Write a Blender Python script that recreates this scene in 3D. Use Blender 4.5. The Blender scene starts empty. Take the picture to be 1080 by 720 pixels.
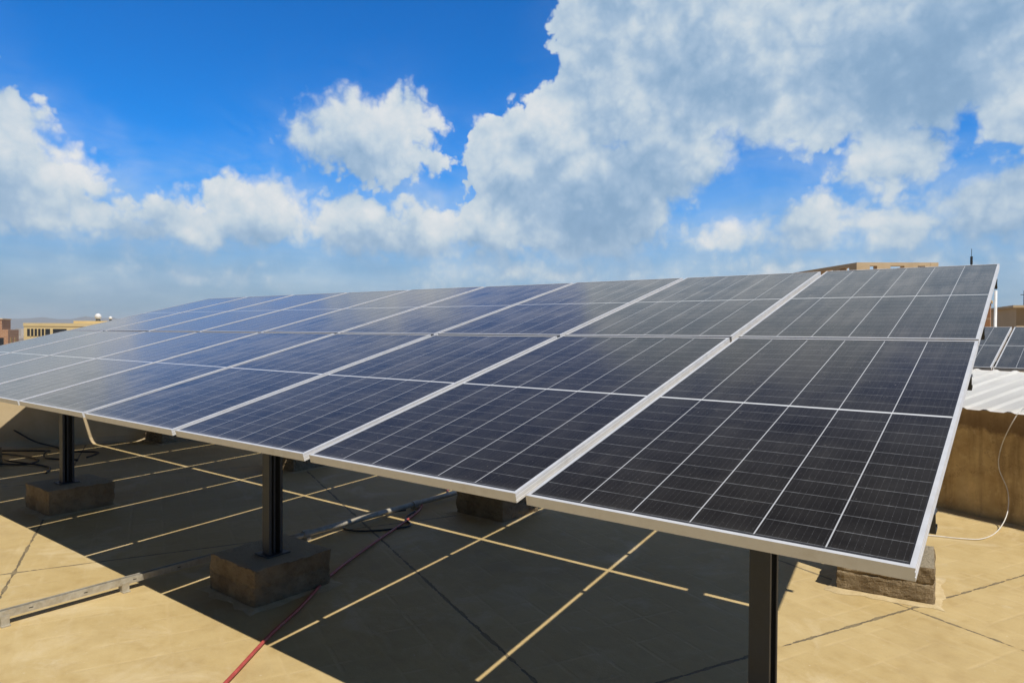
import bpy, bmesh, math, random
from mathutils import Vector, Matrix
random.seed(7)
R = math.radians
SC = bpy.context.scene
COL = SC.collection

# ------------------------------------------------------------------ camera
cam = bpy.data.cameras.new('camera')
cam.sensor_width = 36.0
cam.lens = 24.195
cam.clip_start = 0.05
cam.clip_end = 20000
cam_o = bpy.data.objects.new('camera', cam)
COL.objects.link(cam_o)
rv = Vector((0.79468987, 0.6069859, 0.00601089))
uv_ = Vector((-0.01441544, 0.00897184, 0.99985584))
fv = Vector((-0.60684446, 0.79466196, -0.0158798))
m = Matrix((rv, uv_, -fv)).transposed().to_4x4()
m.translation = Vector((0.2197, -1.8513, 1.694))
cam_o.matrix_world = m
SC.camera = cam_o

# ------------------------------------------------------------------ view
SC.view_settings.view_transform = 'Standard'
SC.view_settings.look = 'None'
SC.view_settings.exposure = 0.0
SC.view_settings.gamma = 1.0
SC.view_settings.use_curve_mapping = False

# ------------------------------------------------------------------ sun
SUNV = Vector((0.6189, -0.236, 1.0)).normalized()
sl = bpy.data.lights.new('sun', 'SUN')
sl.energy = 5.0
sl.angle = R(0.5)
sl.color = (1.0, 0.94, 0.84)
so = bpy.data.objects.new('sun', sl)
COL.objects.link(so)
so.rotation_euler = SUNV.to_track_quat('Z', 'Y').to_euler()
so.location = (10, -5, 30)


# ------------------------------------------------------------------ node helpers
class NT:
    def __init__(s, tree):
        s.t = tree
        s.n = tree.nodes
        s.l = tree.links

    def node(s, typ, **kw):
        nd = s.n.new(typ)
        for k, v in kw.items():
            setattr(nd, k, v)
        return nd

    def set(s, sock, v):
        if isinstance(v, bpy.types.NodeSocket):
            s.l.new(v, sock)
        else:
            if hasattr(sock.default_value, '__len__') and not hasattr(v, '__len__'):
                v = [v] * len(sock.default_value)
            if hasattr(v, '__len__') and len(sock.default_value) == 4 and len(v) == 3:
                v = tuple(v) + (1,)
            sock.default_value = v

    def math(s, op, a, b=0.0, c=0.0, clamp=False):
        nd = s.node('ShaderNodeMath', operation=op, use_clamp=clamp)
        s.set(nd.inputs[0], a)
        s.set(nd.inputs[1], b)
        s.set(nd.inputs[2], c)
        return nd.outputs[0]

    def vm(s, op, a, b=(0, 0, 0), scale=None):
        nd = s.node('ShaderNodeVectorMath', operation=op)
        s.set(nd.inputs[0], a)
        if op == 'SCALE':
            s.set(nd.inputs['Scale'], scale)
        elif op not in ('LENGTH', 'NORMALIZE'):
            s.set(nd.inputs[1], b)
        return nd.outputs['Value'] if op in ('LENGTH', 'DOT_PRODUCT', 'DISTANCE') else nd.outputs[0]

    def noise(s, vec, scale, detail=4, rough=0.5, dist=0.0, col=False):
        nd = s.node('ShaderNodeTexNoise')
        s.set(nd.inputs['Vector'], vec)
        s.set(nd.inputs['Scale'], scale)
        s.set(nd.inputs['Detail'], detail)
        s.set(nd.inputs['Roughness'], rough)
        s.set(nd.inputs['Distortion'], dist)
        return nd.outputs['Color' if col else 'Fac']

    def rng(s, v, a, b, c=0.0, d=1.0, smooth=False):
        nd = s.node('ShaderNodeMapRange')
        if smooth:
            nd.interpolation_type = 'SMOOTHSTEP'
        s.set(nd.inputs[0], v)
        for i, x in enumerate((a, b, c, d)):
            s.set(nd.inputs[i + 1], x)
        return nd.outputs[0]

    def mix(s, f, a, b, mode='MIX'):
        nd = s.node('ShaderNodeMix', data_type='RGBA', blend_type=mode)
        s.set(nd.inputs['Factor'], f)
        s.set(nd.inputs['A'], a)
        s.set(nd.inputs['B'], b)
        return nd.outputs['Result']

    def ramp(s, f, stops, interp='LINEAR'):
        nd = s.node('ShaderNodeValToRGB')
        cr = nd.color_ramp
        cr.interpolation = interp
        while len(cr.elements) < len(stops):
            cr.elements.new(0.5)
        for e, (p, c) in zip(cr.elements, stops):
            e.position = p
            e.color = tuple(c) + (1,) if len(c) == 3 else c
        s.set(nd.inputs[0], f)
        return nd.outputs[0]

    def sep(s, v):
        nd = s.node('ShaderNodeSeparateXYZ')
        s.set(nd.inputs[0], v)
        return nd.outputs

    def comb(s, x, y, z=0.0):
        nd = s.node('ShaderNodeCombineXYZ')
        for i, a in enumerate((x, y, z)):
            s.set(nd.inputs[i], a)
        return nd.outputs[0]


# ------------------------------------------------------------------ world: sky and clouds
W_ = bpy.data.worlds.new('World')
SC.world = W_
W_.use_nodes = True
W_.node_tree.nodes.clear()
w = NT(W_.node_tree)
out = w.node('ShaderNodeOutputWorld')
bg = w.node('ShaderNodeBackground')
w.l.new(bg.outputs[0], out.inputs['Surface'])
SKY_STRENGTH = 0.1
bg.inputs['Strength'].default_value = SKY_STRENGTH
sky = w.node('ShaderNodeTexSky', sky_type='NISHITA')
sky.sun_disc = False
sky.sun_elevation = R(56.1)
sky.sun_rotation = math.atan2(SUNV.x, SUNV.y)
sky.altitude = 2200
sky.air_density = 1.0
sky.dust_density = 0.6
sky.ozone_density = 3.0
tc = w.node('ShaderNodeTexCoord')
D = tc.outputs['Generated']
dx, dy, dz = w.sep(D)
DEG = 180 / math.pi
az = w.math('MULTIPLY', w.math('ARCTAN2', dx, dy), DEG)
el = w.math('MULTIPLY', w.math('ARCSINE', dz), DEG)

# (azimuth, elevation, half width, half height) of the cloud masses, in degrees
CLOUDS = [
    (-50.3, 15.6, 5.2, 2.9), (-46.6, 15.9, 2.8, 2.9), (-47.0, 13.6, 3.2, 2.0), (-53.4, 14.9, 2.8, 2.0),
    (-75.0, 11.6, 4.4, 3.9), (-70.6, 10.4, 3.4, 2.0), (-82, 14, 8, 7),
    (-62.5, 7.8, 5, 2.1), (-57, 8.8, 5, 3.2), (-50.5, 8.0, 5, 2.8), (-44.5, 7.8, 4, 2.7), (-39.0, 8.4, 3.2, 3.0), (-48.0, 7.7, 6.5, 2.3), (-65, 7.0, 5, 1.8), (-71, 7.6, 7, 2.2),
    (-37.6, 13.4, 3.6, 3.4), (-33.6, 15.2, 4, 3.8), (-28.6, 21.5, 5.2, 8.0), (-21, 22.5, 10, 8.2), (-8, 22, 12, 8.0),
    (-31, 10.5, 7.5, 6.0), (-24.2, 14.4, 5.5, 4.2), (-14, 17, 9, 3.4), (-8.4, 12.3, 3.6, 2.7), (-2.0, 8.4, 5, 3.2), (-0.5, 15.2, 4, 2.8),
    (-19.5, 7.3, 4.5, 1.9), (-14.5, 8.0, 4.2, 2.5), (-8.5, 7.6, 5, 2.6), (-23.0, 8.0, 0.9, 0.8), (-34, 4.8, 16, 2.2), (-12, 4.8, 14, 2.0), (-62, 4.2, 10, 1.4),
    (9, 14, 9, 10), (-17, 27, 11, 4.5), (-90, 22, 10, 6),
]
g = bpy.data.node_groups.new('cloud_field', 'ShaderNodeTree')
g.interface.new_socket('V', in_out='INPUT', socket_type='NodeSocketVector')
g.interface.new_socket('F', in_out='OUTPUT', socket_type='NodeSocketFloat')
gg = NT(g)
gi = gg.node('NodeGroupInput')
go = gg.node('NodeGroupOutput')
acc = None
for (a, e, sa, se) in CLOUDS:
    mm = min(sa, se)
    q = gg.vm('MULTIPLY', gg.vm('SUBTRACT', gi.outputs[0], (a, e, 0)), (1 / sa, 1 / se, 0))
    d = gg.math('MULTIPLY_ADD', gg.vm('LENGTH', q), -mm, mm)
    if acc is None:
        acc = d
    else:
        acc = gg.math('SMOOTH_MAX', acc, d, 0.8)
gg.l.new(acc, go.inputs[0])


def field(v):
    nd = w.node('ShaderNodeGroup')
    nd.node_tree = g
    w.set(nd.inputs[0], v)
    return nd.outputs[0]


wp1 = w.vm('MULTIPLY', w.vm('SUBTRACT', w.noise(D, 8.0, 1, col=True), (0.5, 0.5, 0.5)), (2.6, 2.0, 0))
wp2 = w.vm('MULTIPLY', w.vm('SUBTRACT', w.noise(D, 26.0, 2, 0.5, col=True), (0.5, 0.5, 0.5)), (3.4, 3.2, 0))
P0 = w.comb(az, el)
PW = w.vm('ADD', P0, w.vm('ADD', wp1, wp2))
fbm = w.noise(D, 20.0, 7, 0.54)
bil = w.math('ABSOLUTE', w.math('SUBTRACT', w.noise(D, 30.0, 1, 0.5), 0.5))
bil2 = w.math('ABSOLUTE', w.math('SUBTRACT', w.noise(D, 75.0, 2, 0.5), 0.5))
puff = w.math('SUBTRACT', w.math('MULTIPLY_ADD', bil2, 0.55, bil), 0.16)
puff = w.math('MULTIPLY', puff, 4.0)
f0 = field(PW)
f_up = field(w.vm('ADD', PW, (0.6, 1.8, 0)))
fb = w.math('SUBTRACT', fbm, 0.5)
near = w.rng(f0, -2.6, -0.2, 0.25, 1, True)
rag = w.math('ADD', w.math('MULTIPLY', fb, 2.2), w.math('MULTIPLY', puff, 0.8))
dens = w.math('ADD', f0, w.math('MULTIPLY', rag, near))
dens = w.math('ADD', dens, 0.85)
# edges crisp in places, dissolving in others
softn = w.rng(w.noise(D, 6.0, 2), 0.40, 0.60, 0.40, 2.0)
softn = w.math('MAXIMUM', softn, w.rng(el, 10.5, 5, 0.45, 3.2))
softn = w.math('ADD', softn, w.math('MULTIPLY', w.rng(az, -38, -26, 0, 0.9, True), w.rng(w.noise(D, 9.0, 1), 0.4, 0.6, 0.2, 1)))
cover = w.rng(w.math('DIVIDE', dens, softn, clamp=True), 0, 1, smooth=True)
# scattered cloud overhead
hi = w.rng(w.noise(D, 2.6, 6, 0.6), 0.54, 0.70, smooth=True)
hi = w.math('MULTIPLY', hi, w.rng(el, 30, 42, smooth=True))
cover = w.math('MAXIMUM', cover, w.math('MULTIPLY', hi, 0.5))
# thin veils between the masses
veil = w.rng(f0, -4.5, 0.5, 0, 0.62, True)
veil = w.math('MULTIPLY', veil, w.rng(w.noise(w.vm('MULTIPLY', P0, (0.09, 0.20, 0)), 1.0, 7, 0.60, 0.5), 0.36, 0.70))
veil = w.math('MULTIPLY', veil, w.rng(el, 19, 10, 0.12, 1, True))
cover = w.math('MAXIMUM', cover, veil)

# light on the clouds: brighter where less cloud lies towards the sun
slope = w.math('SUBTRACT', f0, f_up)
lit = w.math('MULTIPLY', w.math('MAXIMUM', slope, -1.2), 0.15)
fb2 = w.noise(w.vm('ADD', D, (0.010, -0.003, 0.018)), 20.0, 7, 0.54)
lit = w.math('ADD', lit, w.math('MULTIPLY', w.math('SUBTRACT', fbm, fb2), 0.95))
big = w.noise(D, 8.0, 3, 0.5)
lit = w.math('ADD', lit, w.math('MULTIPLY', w.math('SUBTRACT', big, 0.5), 1.5))
lit = w.math('ADD', lit, w.math('MULTIPLY', puff, 0.22))
thick = w.rng(f0, 0.5, 4.5, 0, 0.16, True)
lit = w.math('ADD', w.math('SUBTRACT', lit, thick), 0.68)
# thick grey undersides of the big bank; last patch added to darken rear-panel reflections
for (a, e, sa, se, k) in [(-3, 21.5, 10, 6.5, .42), (-29.5, 10.0, 7, 5.2, .34), (-20.5, 17.6, 9, 2.4, .24), (-48, 6.6, 10, 2.0, .26), (-1, 8, 7, 4, .34), (-66, 6.5, 9, 2.6, .34), (-48.5, 12.8, 4, 1.4, .22), (1, 28.5, 7, 5, .55)]:
    q = w.vm('LENGTH', w.vm('MULTIPLY', w.vm('SUBTRACT', PW, (a, e, 0)), (1 / sa, 1 / se, 0)))
    lit = w.math('SUBTRACT', lit, w.math('MULTIPLY', w.rng(q, 0.0, 1.6, 1, 0, True), k))
ccol = w.ramp(w.rng(lit, -0.6, 1.3), [(0.0, (0.19, 0.33, 0.51)), (0.35, (0.27, 0.42, 0.60)), (0.52, (0.38, 0.52, 0.68)), (0.70, (0.58, 0.68, 0.76)), (0.85, (0.72, 0.77, 0.80)), (1.0, (0.83, 0.84, 0.84))], 'LINEAR')
ccol = w.vm('SCALE', ccol, scale=1.0 / SKY_STRENGTH)
# clear sky: the sky texture, deepened as a polarised afternoon sky
hs = w.node('ShaderNodeHueSaturation')
hs.inputs['Saturation'].default_value = 1.25
hs.inputs['Value'].default_value = 1.0
w.l.new(sky.outputs[0], hs.inputs['Color'])
skyc = w.vm('MAXIMUM', hs.outputs[0], (0.0, 0.0, 0.0))
skyc = w.vm('MULTIPLY', skyc, (0.03, 1.22, 1.80))
# unseen sky behind the camera, dimmed to darken the fill under the array
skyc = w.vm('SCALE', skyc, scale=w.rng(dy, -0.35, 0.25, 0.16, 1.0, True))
# grey veil added above the view so the panels reflect a neutral tone
high = w.math('MULTIPLY', w.rng(el, 30, 40, 0, 0.85, True), w.rng(dy, -0.1, 0.3, 0, 1, True))
skyc = w.mix(high, skyc, w.vm('SCALE', w.comb(0.115, 0.125, 0.135), scale=1.0 / SKY_STRENGTH))
# dust haze low over the city
hz = w.rng(el, 1.5, 15, 1, 0, True)
hzn = w.noise(w.vm('MULTIPLY', P0, (0.10, 0.45, 0)), 1.0, 5, 0.55)
hazecol = w.vm('SCALE', w.mix(w.rng(hzn, .35, .7), (0.25, 0.40, 0.56), (0.44, 0.56, 0.68)), scale=w.rng(az, -82, -40, 0.80 / SKY_STRENGTH, 1.0 / SKY_STRENGTH))
base = w.mix(w.math('MULTIPLY', hz, w.rng(dy, -0.35, 0.15, 0.22, 0.95, True)), skyc, hazecol)  # haze behind the camera dimmed too, lowering the fill light
cover = w.math('MULTIPLY', cover, w.rng(el, -1.5, 5.0, 0.3, 1, True))
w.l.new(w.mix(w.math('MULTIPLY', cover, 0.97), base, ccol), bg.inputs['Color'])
W_.cycles.sampling_method = 'MANUAL'
W_.cycles.sample_map_resolution = 512


# ------------------------------------------------------------------ object helpers
def tag(o, label=None, cat=None, group=None, kind=None):
    if label: o['label'] = label
    if cat: o['category'] = cat
    if group: o['group'] = group
    if kind: o['kind'] = kind
    return o


def link(name, bm, mats, parent=None, smooth=False, loc=None):
    me = bpy.data.meshes.new(name)
    bmesh.ops.recalc_face_normals(bm, faces=bm.faces)
    bm.to_mesh(me)
    bm.free()
    if not isinstance(mats, (list, tuple)):
        mats = [mats]
    for mt in mats:
        me.materials.append(mt)
    if smooth:
        for p in me.polygons:
            p.use_smooth = True
    o = bpy.data.objects.new(name, me)
    COL.objects.link(o)
    if parent: o.parent = parent
    if loc: o.location = loc
    return o


def empty(name, loc=(0, 0, 0), rot=(0, 0, 0)):
    o = bpy.data.objects.new(name, None)
    o.empty_display_size = 0.1
    COL.objects.link(o)
    o.location = loc
    o.rotation_euler = rot
    return o


def dup(root):
    c = root.copy()
    COL.objects.link(c)
    for ch in list(root.children):
        a = ch.copy()
        COL.objects.link(a)
        a.parent = c
        for gch in list(ch.children):
            b = gch.copy()
            COL.objects.link(b)
            b.parent = a
    return c


def box(bm, lo, hi, mi=0, M=None):
    lo, hi = Vector(lo), Vector(hi)
    vs = [bm.verts.new((x, y, z)) for x in (lo.x, hi.x) for y in (lo.y, hi.y) for z in (lo.z, hi.z)]
    if M is not None:
        for v in vs: v.co = M @ v.co
    for f in ((0, 1, 3, 2), (4, 6, 7, 5), (0, 4, 5, 1), (2, 3, 7, 6), (0, 2, 6, 4), (1, 5, 7, 3)):
        fc = bm.faces.new([vs[i] for i in f])
        fc.material_index = mi
    return vs


def bbox(lo, hi, bev=0.0, seg=2, M=None):
    bm = bmesh.new()
    box(bm, lo, hi)
    if bev:
        bmesh.ops.bevel(bm, geom=bm.edges[:], offset=bev, segments=seg, affect='EDGES', profile=0.6)
    if M is not None: bm.transform(M)
    return bm


def prism(bm, prof, a, b, xax, yax):
    """extrude a closed 2-D profile from point a to point b"""
    a, b, xax, yax = Vector(a), Vector(b), Vector(xax), Vector(yax)
    v0 = [bm.verts.new(a + xax * p[0] + yax * p[1]) for p in prof]
    v1 = [bm.verts.new(b + xax * p[0] + yax * p[1]) for p in prof]
    n = len(prof)
    for i in range(n):
        bm.faces.new((v0[i], v0[(i + 1) % n], v1[(i + 1) % n], v1[i]))
    bm.faces.new(v0)
    bm.faces.new(v1)


def tube(bm, pts, r, n=8, sub=6):
    """round cable or pipe through points, Catmull-Rom smoothed"""
    P = [Vector(p) for p in pts]
    if sub > 1 and len(P) > 2:
        Q = []
        for i in range(len(P) - 1):
            p0, p1, p2, p3 = P[max(i - 1, 0)], P[i], P[i + 1], P[min(i + 2, len(P) - 1)]
            for k in range(sub):
                t = k / sub
                Q.append(0.5 * ((2 * p1) + (p2 - p0) * t + (2 * p0 - 5 * p1 + 4 * p2 - p3) * t * t + (3 * p1 - p0 - 3 * p2 + p3) * t ** 3))
        Q.append(P[-1])
        P = Q
    rings = []
    up = Vector((0.13, 0.21, 1)).normalized()
    for i, p in enumerate(P):
        d = (P[min(i + 1, len(P) - 1)] - P[max(i - 1, 0)]).normalized()
        x = d.cross(up)
        if x.length < 1e-4: x = d.cross(Vector((1, 0, 0)))
        x.normalize()
        y = x.cross(d).normalized()
        rings.append([bm.verts.new(p + r * (math.cos(2 * math.pi * k / n) * x + math.sin(2 * math.pi * k / n) * y)) for k in range(n)])
    for a, b in zip(rings, rings[1:]):
        for k in range(n):
            bm.faces.new((a[k], a[(k + 1) % n], b[(k + 1) % n], b[k]))
    bm.faces.new(rings[0])
    bm.faces.new(rings[-1])


# ------------------------------------------------------------------ materials
MATS = {}


def mat(name):
    mt = bpy.data.materials.new(name)
    mt.use_nodes = True
    mt.node_tree.nodes.clear()
    t = NT(mt.node_tree)
    o = t.node('ShaderNodeOutputMaterial')
    b = t.node('ShaderNodeBsdfPrincipled')
    t.l.new(b.outputs[0], o.inputs['Surface'])
    tcn = t.node('ShaderNodeTexCoord')
    MATS[name] = mt
    return mt, t, b, tcn


def bump(t, b, h, strength=0.3, dist=0.01):
    nd = t.node('ShaderNodeBump')
    nd.inputs['Strength'].default_value = strength
    nd.inputs['Distance'].default_value = dist
    t.set(nd.inputs['Height'], h)
    t.l.new(nd.outputs[0], b.inputs['Normal'])


def simple(name, c1, c2=None, rough=0.6, metal=0.0, scale=8, bumpy=0.0, spec=0.5, coord='Object', grime=None):
    mt, t, b, tcn = mat(name)
    v = tcn.outputs[coord]
    n = t.noise(v, scale, 6, 0.6)
    c2 = c2 or tuple(x * 0.75 for x in c1)
    c = t.mix(t.rng(n, 0.35, 0.65), c2, c1)
    if grime:
        gn = t.rng(t.noise(v, scale * 0.3, 6, 0.65), 0.55, 0.72)
        c = t.mix(t.math('MULTIPLY', gn, 0.6), c, grime)
    t.set(b.inputs['Base Color'], c)
    t.set(b.inputs['Roughness'], t.rng(n, 0.3, 0.7, max(rough - 0.08, 0.05), min(rough + 0.1, 1)))
    b.inputs['Metallic'].default_value = metal
    b.inputs['Specular IOR Level'].default_value = spec
    if bumpy:
        bump(t, b, t.noise(v, scale * 6, 6, 0.65), bumpy, 0.01)
    return mt


PW_, PL, GAP, GAP2 = 1.134, 2.0825, 0.042, 0.0346
TH = 0.25006
H0 = 1.1434

# --- solar cells behind dusty glass
mt, t, b, tcn = mat('solar_glass')
x, y, z = t.sep(tcn.outputs['Object'])
CW = 0.1825
HALF = 0.0915


def linemask(val, period, off, half, soft):
    d = t.math('ABSOLUTE', t.math('SUBTRACT', t.math('PINGPONG', t.math('ADD', val, off), period / 2), 0.0))
    return t.rng(d, half, half + soft, 1, 0)


# vertical gaps between the six cell columns (x measured from the panel's centre line)
lv = t.math('MULTIPLY', linemask(x, CW, 0.0, 0.0014, 0.0008), t.math('LESS_THAN', t.math('ABSOLUTE', x), 0.5))
# half-cell gaps, mirrored about the middle of the panel
yc = t.math('ABSOLUTE', t.math('SUBTRACT', y, PL / 2))
lh = linemask(t.math('SUBTRACT', yc, 0.0075), HALF, 0.0, 0.0007, 0.0006)
mid = t.rng(yc, 0.0055, 0.0068, 1, 0)
marg = t.math('MAXIMUM', t.rng(t.math('ABSOLUTE', x), 0.5485, 0.5495, 0, 1), t.rng(yc, 1.0145, 1.0155, 0, 1))
wires = linemask(x, CW / 10, CW / 20, 0.0003, 0.0006)
# chequered breaks along the fine wires
tick = t.rng(t.noise(t.vm('MULTIPLY', tcn.outputs['Object'], (330, 190, 1)), 1.0, 2, 0.7), 0.50, 0.70)
oi = t.node('ShaderNodeObjectInfo')
pv = t.math('MULTIPLY', oi.outputs['Random'], 40.0)
ov = t.vm('ADD', tcn.outputs['Object'], t.comb(pv, pv, 0.0))
tone = t.noise(t.vm('MULTIPLY', ov, (5.5, 11.0, 1)), 1.0, 2)
cell = t.mix(t.rng(tone, 0.35, 0.65), (0.0090, 0.0082, 0.0085), (0.0145, 0.0135, 0.0135))
c = t.mix(t.math('MULTIPLY', wires, t.math('MULTIPLY_ADD', tick, 0.45, 0.05)), cell, (0.20, 0.21, 0.22))
c = t.mix(t.math('MULTIPLY', lh, t.rng(t.noise(t.vm('MULTIPLY', ov, (30, 6, 1)), 1.0, 3, 0.6), 0.35, 0.65, 0.22, 0.55)), c, (0.42, 0.44, 0.46))
c = t.mix(t.math('MULTIPLY', lv, 0.80), c, (0.55, 0.57, 0.60))
c = t.mix(t.math('MULTIPLY', marg, 0.85), c, (0.02, 0.022, 0.028))
c = t.mix(mid, c, (0.62, 0.64, 0.66))
# dust film and specks on the glass
dust = t.noise(ov, 3.0, 6, 0.65)
streak = t.noise(t.vm('MULTIPLY', ov, (16, 1.3, 1)), 1.0, 5, 0.6)
speck = t.rng(t.noise(ov, 160, 3, 0.7), 0.62, 0.76)
spot = t.rng(t.noise(ov, 62, 3, 0.6), 0.68, 0.74)
df = t.math('MULTIPLY', t.rng(dust, 0.3, 0.7, 0.010, 0.035), t.rng(streak, 0.3, 0.7, 0.6, 1.5))
df = t.math('ADD', df, t.math('MULTIPLY', speck, 0.075))
df = t.math('ADD', df, t.math('MULTIPLY', spot, 0.16))
df = t.math('ADD', df, t.math('MULTIPLY', t.rng(t.math('ADD', y, t.math('MULTIPLY', dust, 0.03)), 0.02, 0.075, 1, 0), 0.035))
# dust film, plus glancing-angle haze painted in: weight climbs steeply as views flatten
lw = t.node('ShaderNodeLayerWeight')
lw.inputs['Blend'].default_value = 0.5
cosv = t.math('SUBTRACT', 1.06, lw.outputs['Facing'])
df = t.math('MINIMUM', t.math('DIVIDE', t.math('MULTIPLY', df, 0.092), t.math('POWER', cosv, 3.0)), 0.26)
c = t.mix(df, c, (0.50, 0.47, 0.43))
t.set(b.inputs['Base Color'], c)
t.set(b.inputs['Roughness'], t.rng(dust, 0.3, 0.7, 0.10, 0.17))
b.inputs['IOR'].default_value = 1.33
b.inputs['Specular IOR Level'].default_value = 0.15
b.inputs['Sheen Weight'].default_value = 0.06
b.inputs['Sheen Roughness'].default_value = 0.30
b.inputs['Sheen Tint'].default_value = (0.80, 0.76, 0.70, 1)
SOLAR = mt

# --- the tan painted roof: mottled coating, tile bed showing through, tar joints on a 3.2 x 2.5 m grid
CA, SA = math.cos(R(25)), math.sin(R(25))


def ST(s, tt, zz=0.0):
    return Vector((s * CA + tt * SA, -s * SA + tt * CA, zz))


mt, t, b, tcn = mat('roof_coating')
v = tcn.outputs['Object']
ro = t.node('ShaderNodeVectorRotate', rotation_type='Z_AXIS')
t.set(ro.inputs['Vector'], v)
ro.inputs['Angle'].default_value = R(25)
rvv = ro.outputs[0]
wob = t.vm('SCALE', t.vm('SUBTRACT', t.noise(v, 3.0, 5, 0.7, col=True), (.5, .5, .5)), scale=0.06)
sx, sy, _ = t.sep(t.vm('ADD', rvv, wob))
n1 = t.noise(v, 1.1, 7, 0.62)
n2 = t.noise(v, 9.0, 6, 0.6)
n3 = t.noise(v, 120, 3, 0.6)
c = t.mix(t.rng(n1, 0.32, 0.68), (0.45, 0.328, 0.142), (0.56, 0.430, 0.212))
c = t.mix(t.math('MULTIPLY', t.rng(n2, 0.45, 0.72), 0.45), c, (0.56, 0.435, 0.215))
c = t.mix(t.math('MULTIPLY', t.rng(n2, 0.46, 0.28), 0.35), c, (0.36, 0.24, 0.088))
# brush marks of the coating
br = t.noise(t.vm('MULTIPLY', rvv, (3.0, 22.0, 1)), 1.0, 5, 0.6, 0.4)
c = t.mix(t.math('MULTIPLY', t.rng(br, 0.52, 0.75), 0.30), c, (0.57, 0.46, 0.25))
# faint tile bed, 25 cm
tx, ty, _z = t.sep(t.vm('ADD', rvv, t.vm('SCALE', wob, scale=0.35)))


def gridline(val, period, off, half, soft):
    return t.rng(t.math('PINGPONG', t.math('ADD', val, off), period / 2), half, half + soft, 1, 0)


tl = t.math('MAXIMUM', gridline(tx, 0.25, 0.0, 0.004, 0.012), gridline(ty, 0.25, 0.0, 0.004, 0.012))
tl = t.math('MULTIPLY', tl, t.rng(t.noise(v, 4.0, 4, 0.6), 0.40, 0.62))
wn = t.node('ShaderNodeTexWhiteNoise', noise_dimensions='2D')
t.set(wn.inputs['Vector'], t.vm('FLOOR', t.vm('SCALE', t.comb(tx, ty, 0.0), scale=4.0)))
c = t.mix(t.math('MULTIPLY', t.rng(wn.outputs['Value'], 0, 1, 0, 0.30), t.rng(n1, 0.3, 0.6)), c, (0.36, 0.255, 0.10))
c = t.mix(t.math('MULTIPLY', tl, 0.24), c, (0.60, 0.47, 0.27))
# pale drips and cement patches
wp = t.rng(t.noise(v, 2.3, 6, 0.7), 0.63, 0.76)
c = t.mix(t.math('MULTIPLY', wp, 0.5), c, (0.62, 0.54, 0.38))
dk = t.rng(t.noise(t.vm('ADD', v, (7.3, 2.1, 0)), 55, 2, 0.5), 0.76, 0.80)
c = t.mix(t.math('MULTIPLY', dk, 0.7), c, (0.07, 0.05, 0.035))
# broad damp stains, footprints of dirt and grit
stn = t.rng(t.noise(t.vm('ADD', v, (3.1, 8.4, 0)), 0.75, 8, 0.68), 0.52, 0.70)
c = t.mix(t.math('MULTIPLY', stn, 0.62), c, (0.37, 0.265, 0.125))
drf = t.rng(t.noise(t.vm('ADD', v, (9.7, 1.2, 0)), 1.6, 7, 0.65, 0.8), 0.55, 0.75)
c = t.mix(t.math('MULTIPLY', drf, 0.7), c, (0.66, 0.55, 0.35))
grit = t.rng(t.noise(v, 140, 3, 0.65), 0.60, 0.72)
c = t.mix(t.math('MULTIPLY', grit, 0.5), c, (0.25, 0.18, 0.09))
fleck = t.rng(t.noise(t.vm('ADD', v, (1.3, 5.1, 0)), 38, 3, 0.6), 0.70, 0.74)
c = t.mix(t.math('MULTIPLY', fleck, 0.6), c, (0.70, 0.62, 0.47))
# tar joints
wj = t.rng(t.noise(v, 9, 5, 0.7), 0.33, 0.62, -0.004, 0.0135)
sx2, sy2, _ = t.sep(t.vm('ADD', rvv, t.vm('SCALE', wob, scale=0.3)))
js = t.math('PINGPONG', t.math('ADD', sx2, 1.605 + 3.2 * 20), 1.6)
jt = t.math('PINGPONG', t.math('ADD', sy2, -0.055 + 2.49 * 20), 1.245)
jj = t.math('MINIMUM', js, jt)
joint = t.rng(t.math('SUBTRACT', jj, wj), 0.0, 0.004, 1, 0)
c = t.mix(t.math('MULTIPLY', joint, 0.93), c, (0.055, 0.047, 0.04))
halo = t.rng(jj, 0.01, 0.09, 0.35, 0)
c = t.mix(t.math('MULTIPLY', halo, t.rng(n2, 0.4, 0.6)), c, (0.50, 0.385, 0.195))
t.set(b.inputs['Base Color'], c)
t.set(b.inputs['Roughness'], t.rng(n2, 0.3, 0.7, 0.62, 0.85))
b.inputs['Specular IOR Level'].default_value = 0.3
hgt = t.math('ADD', t.math('MULTIPLY', n2, 0.5), t.math('MULTIPLY', n3, 0.12))
hgt = t.math('SUBTRACT', hgt, t.math('MULTIPLY', joint, 0.5))
hgt = t.math('SUBTRACT', hgt, t.math('MULTIPLY', tl, 0.22))
bump(t, b, hgt, 0.30, 0.02)
ROOF = mt

# --- stained plaster wall of the shed
mt, t, b, tcn = mat('brown_plaster')
v = tcn.outputs['Object']
px, py, pz = t.sep(v)
n1 = t.noise(v, 2.2, 7, 0.65)
drip = t.noise(t.vm('MULTIPLY', v, (7.0, 7.0, 0.9)), 1.0, 6, 0.6)
c = t.mix(t.rng(n1, 0.33, 0.68), (0.34, 0.215, 0.080), (0.70, 0.51, 0.25))
c = t.mix(t.math('MULTIPLY', t.rng(drip, 0.52, 0.7), 0.6), c, (0.13, 0.075, 0.03))
c = t.mix(t.math('MULTIPLY', t.rng(drip, 0.44, 0.3), 0.5), c, (0.52, 0.38, 0.20))
crk = t.node('ShaderNodeTexVoronoi', feature='DISTANCE_TO_EDGE')
t.set(crk.inputs['Vector'], t.vm('ADD', v, t.vm('SCALE', t.noise(v, 4, 5, 0.7, col=True), scale=0.5)))
crk.inputs['Scale'].default_value = 1.6
c = t.mix(t.rng(crk.outputs['Distance'], 0.003, 0.010, 0.4, 0), c, (0.16, 0.10, 0.05))
fl = t.rng(t.noise(v, 14, 6, 0.7), 0.55, 0.68)
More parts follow.
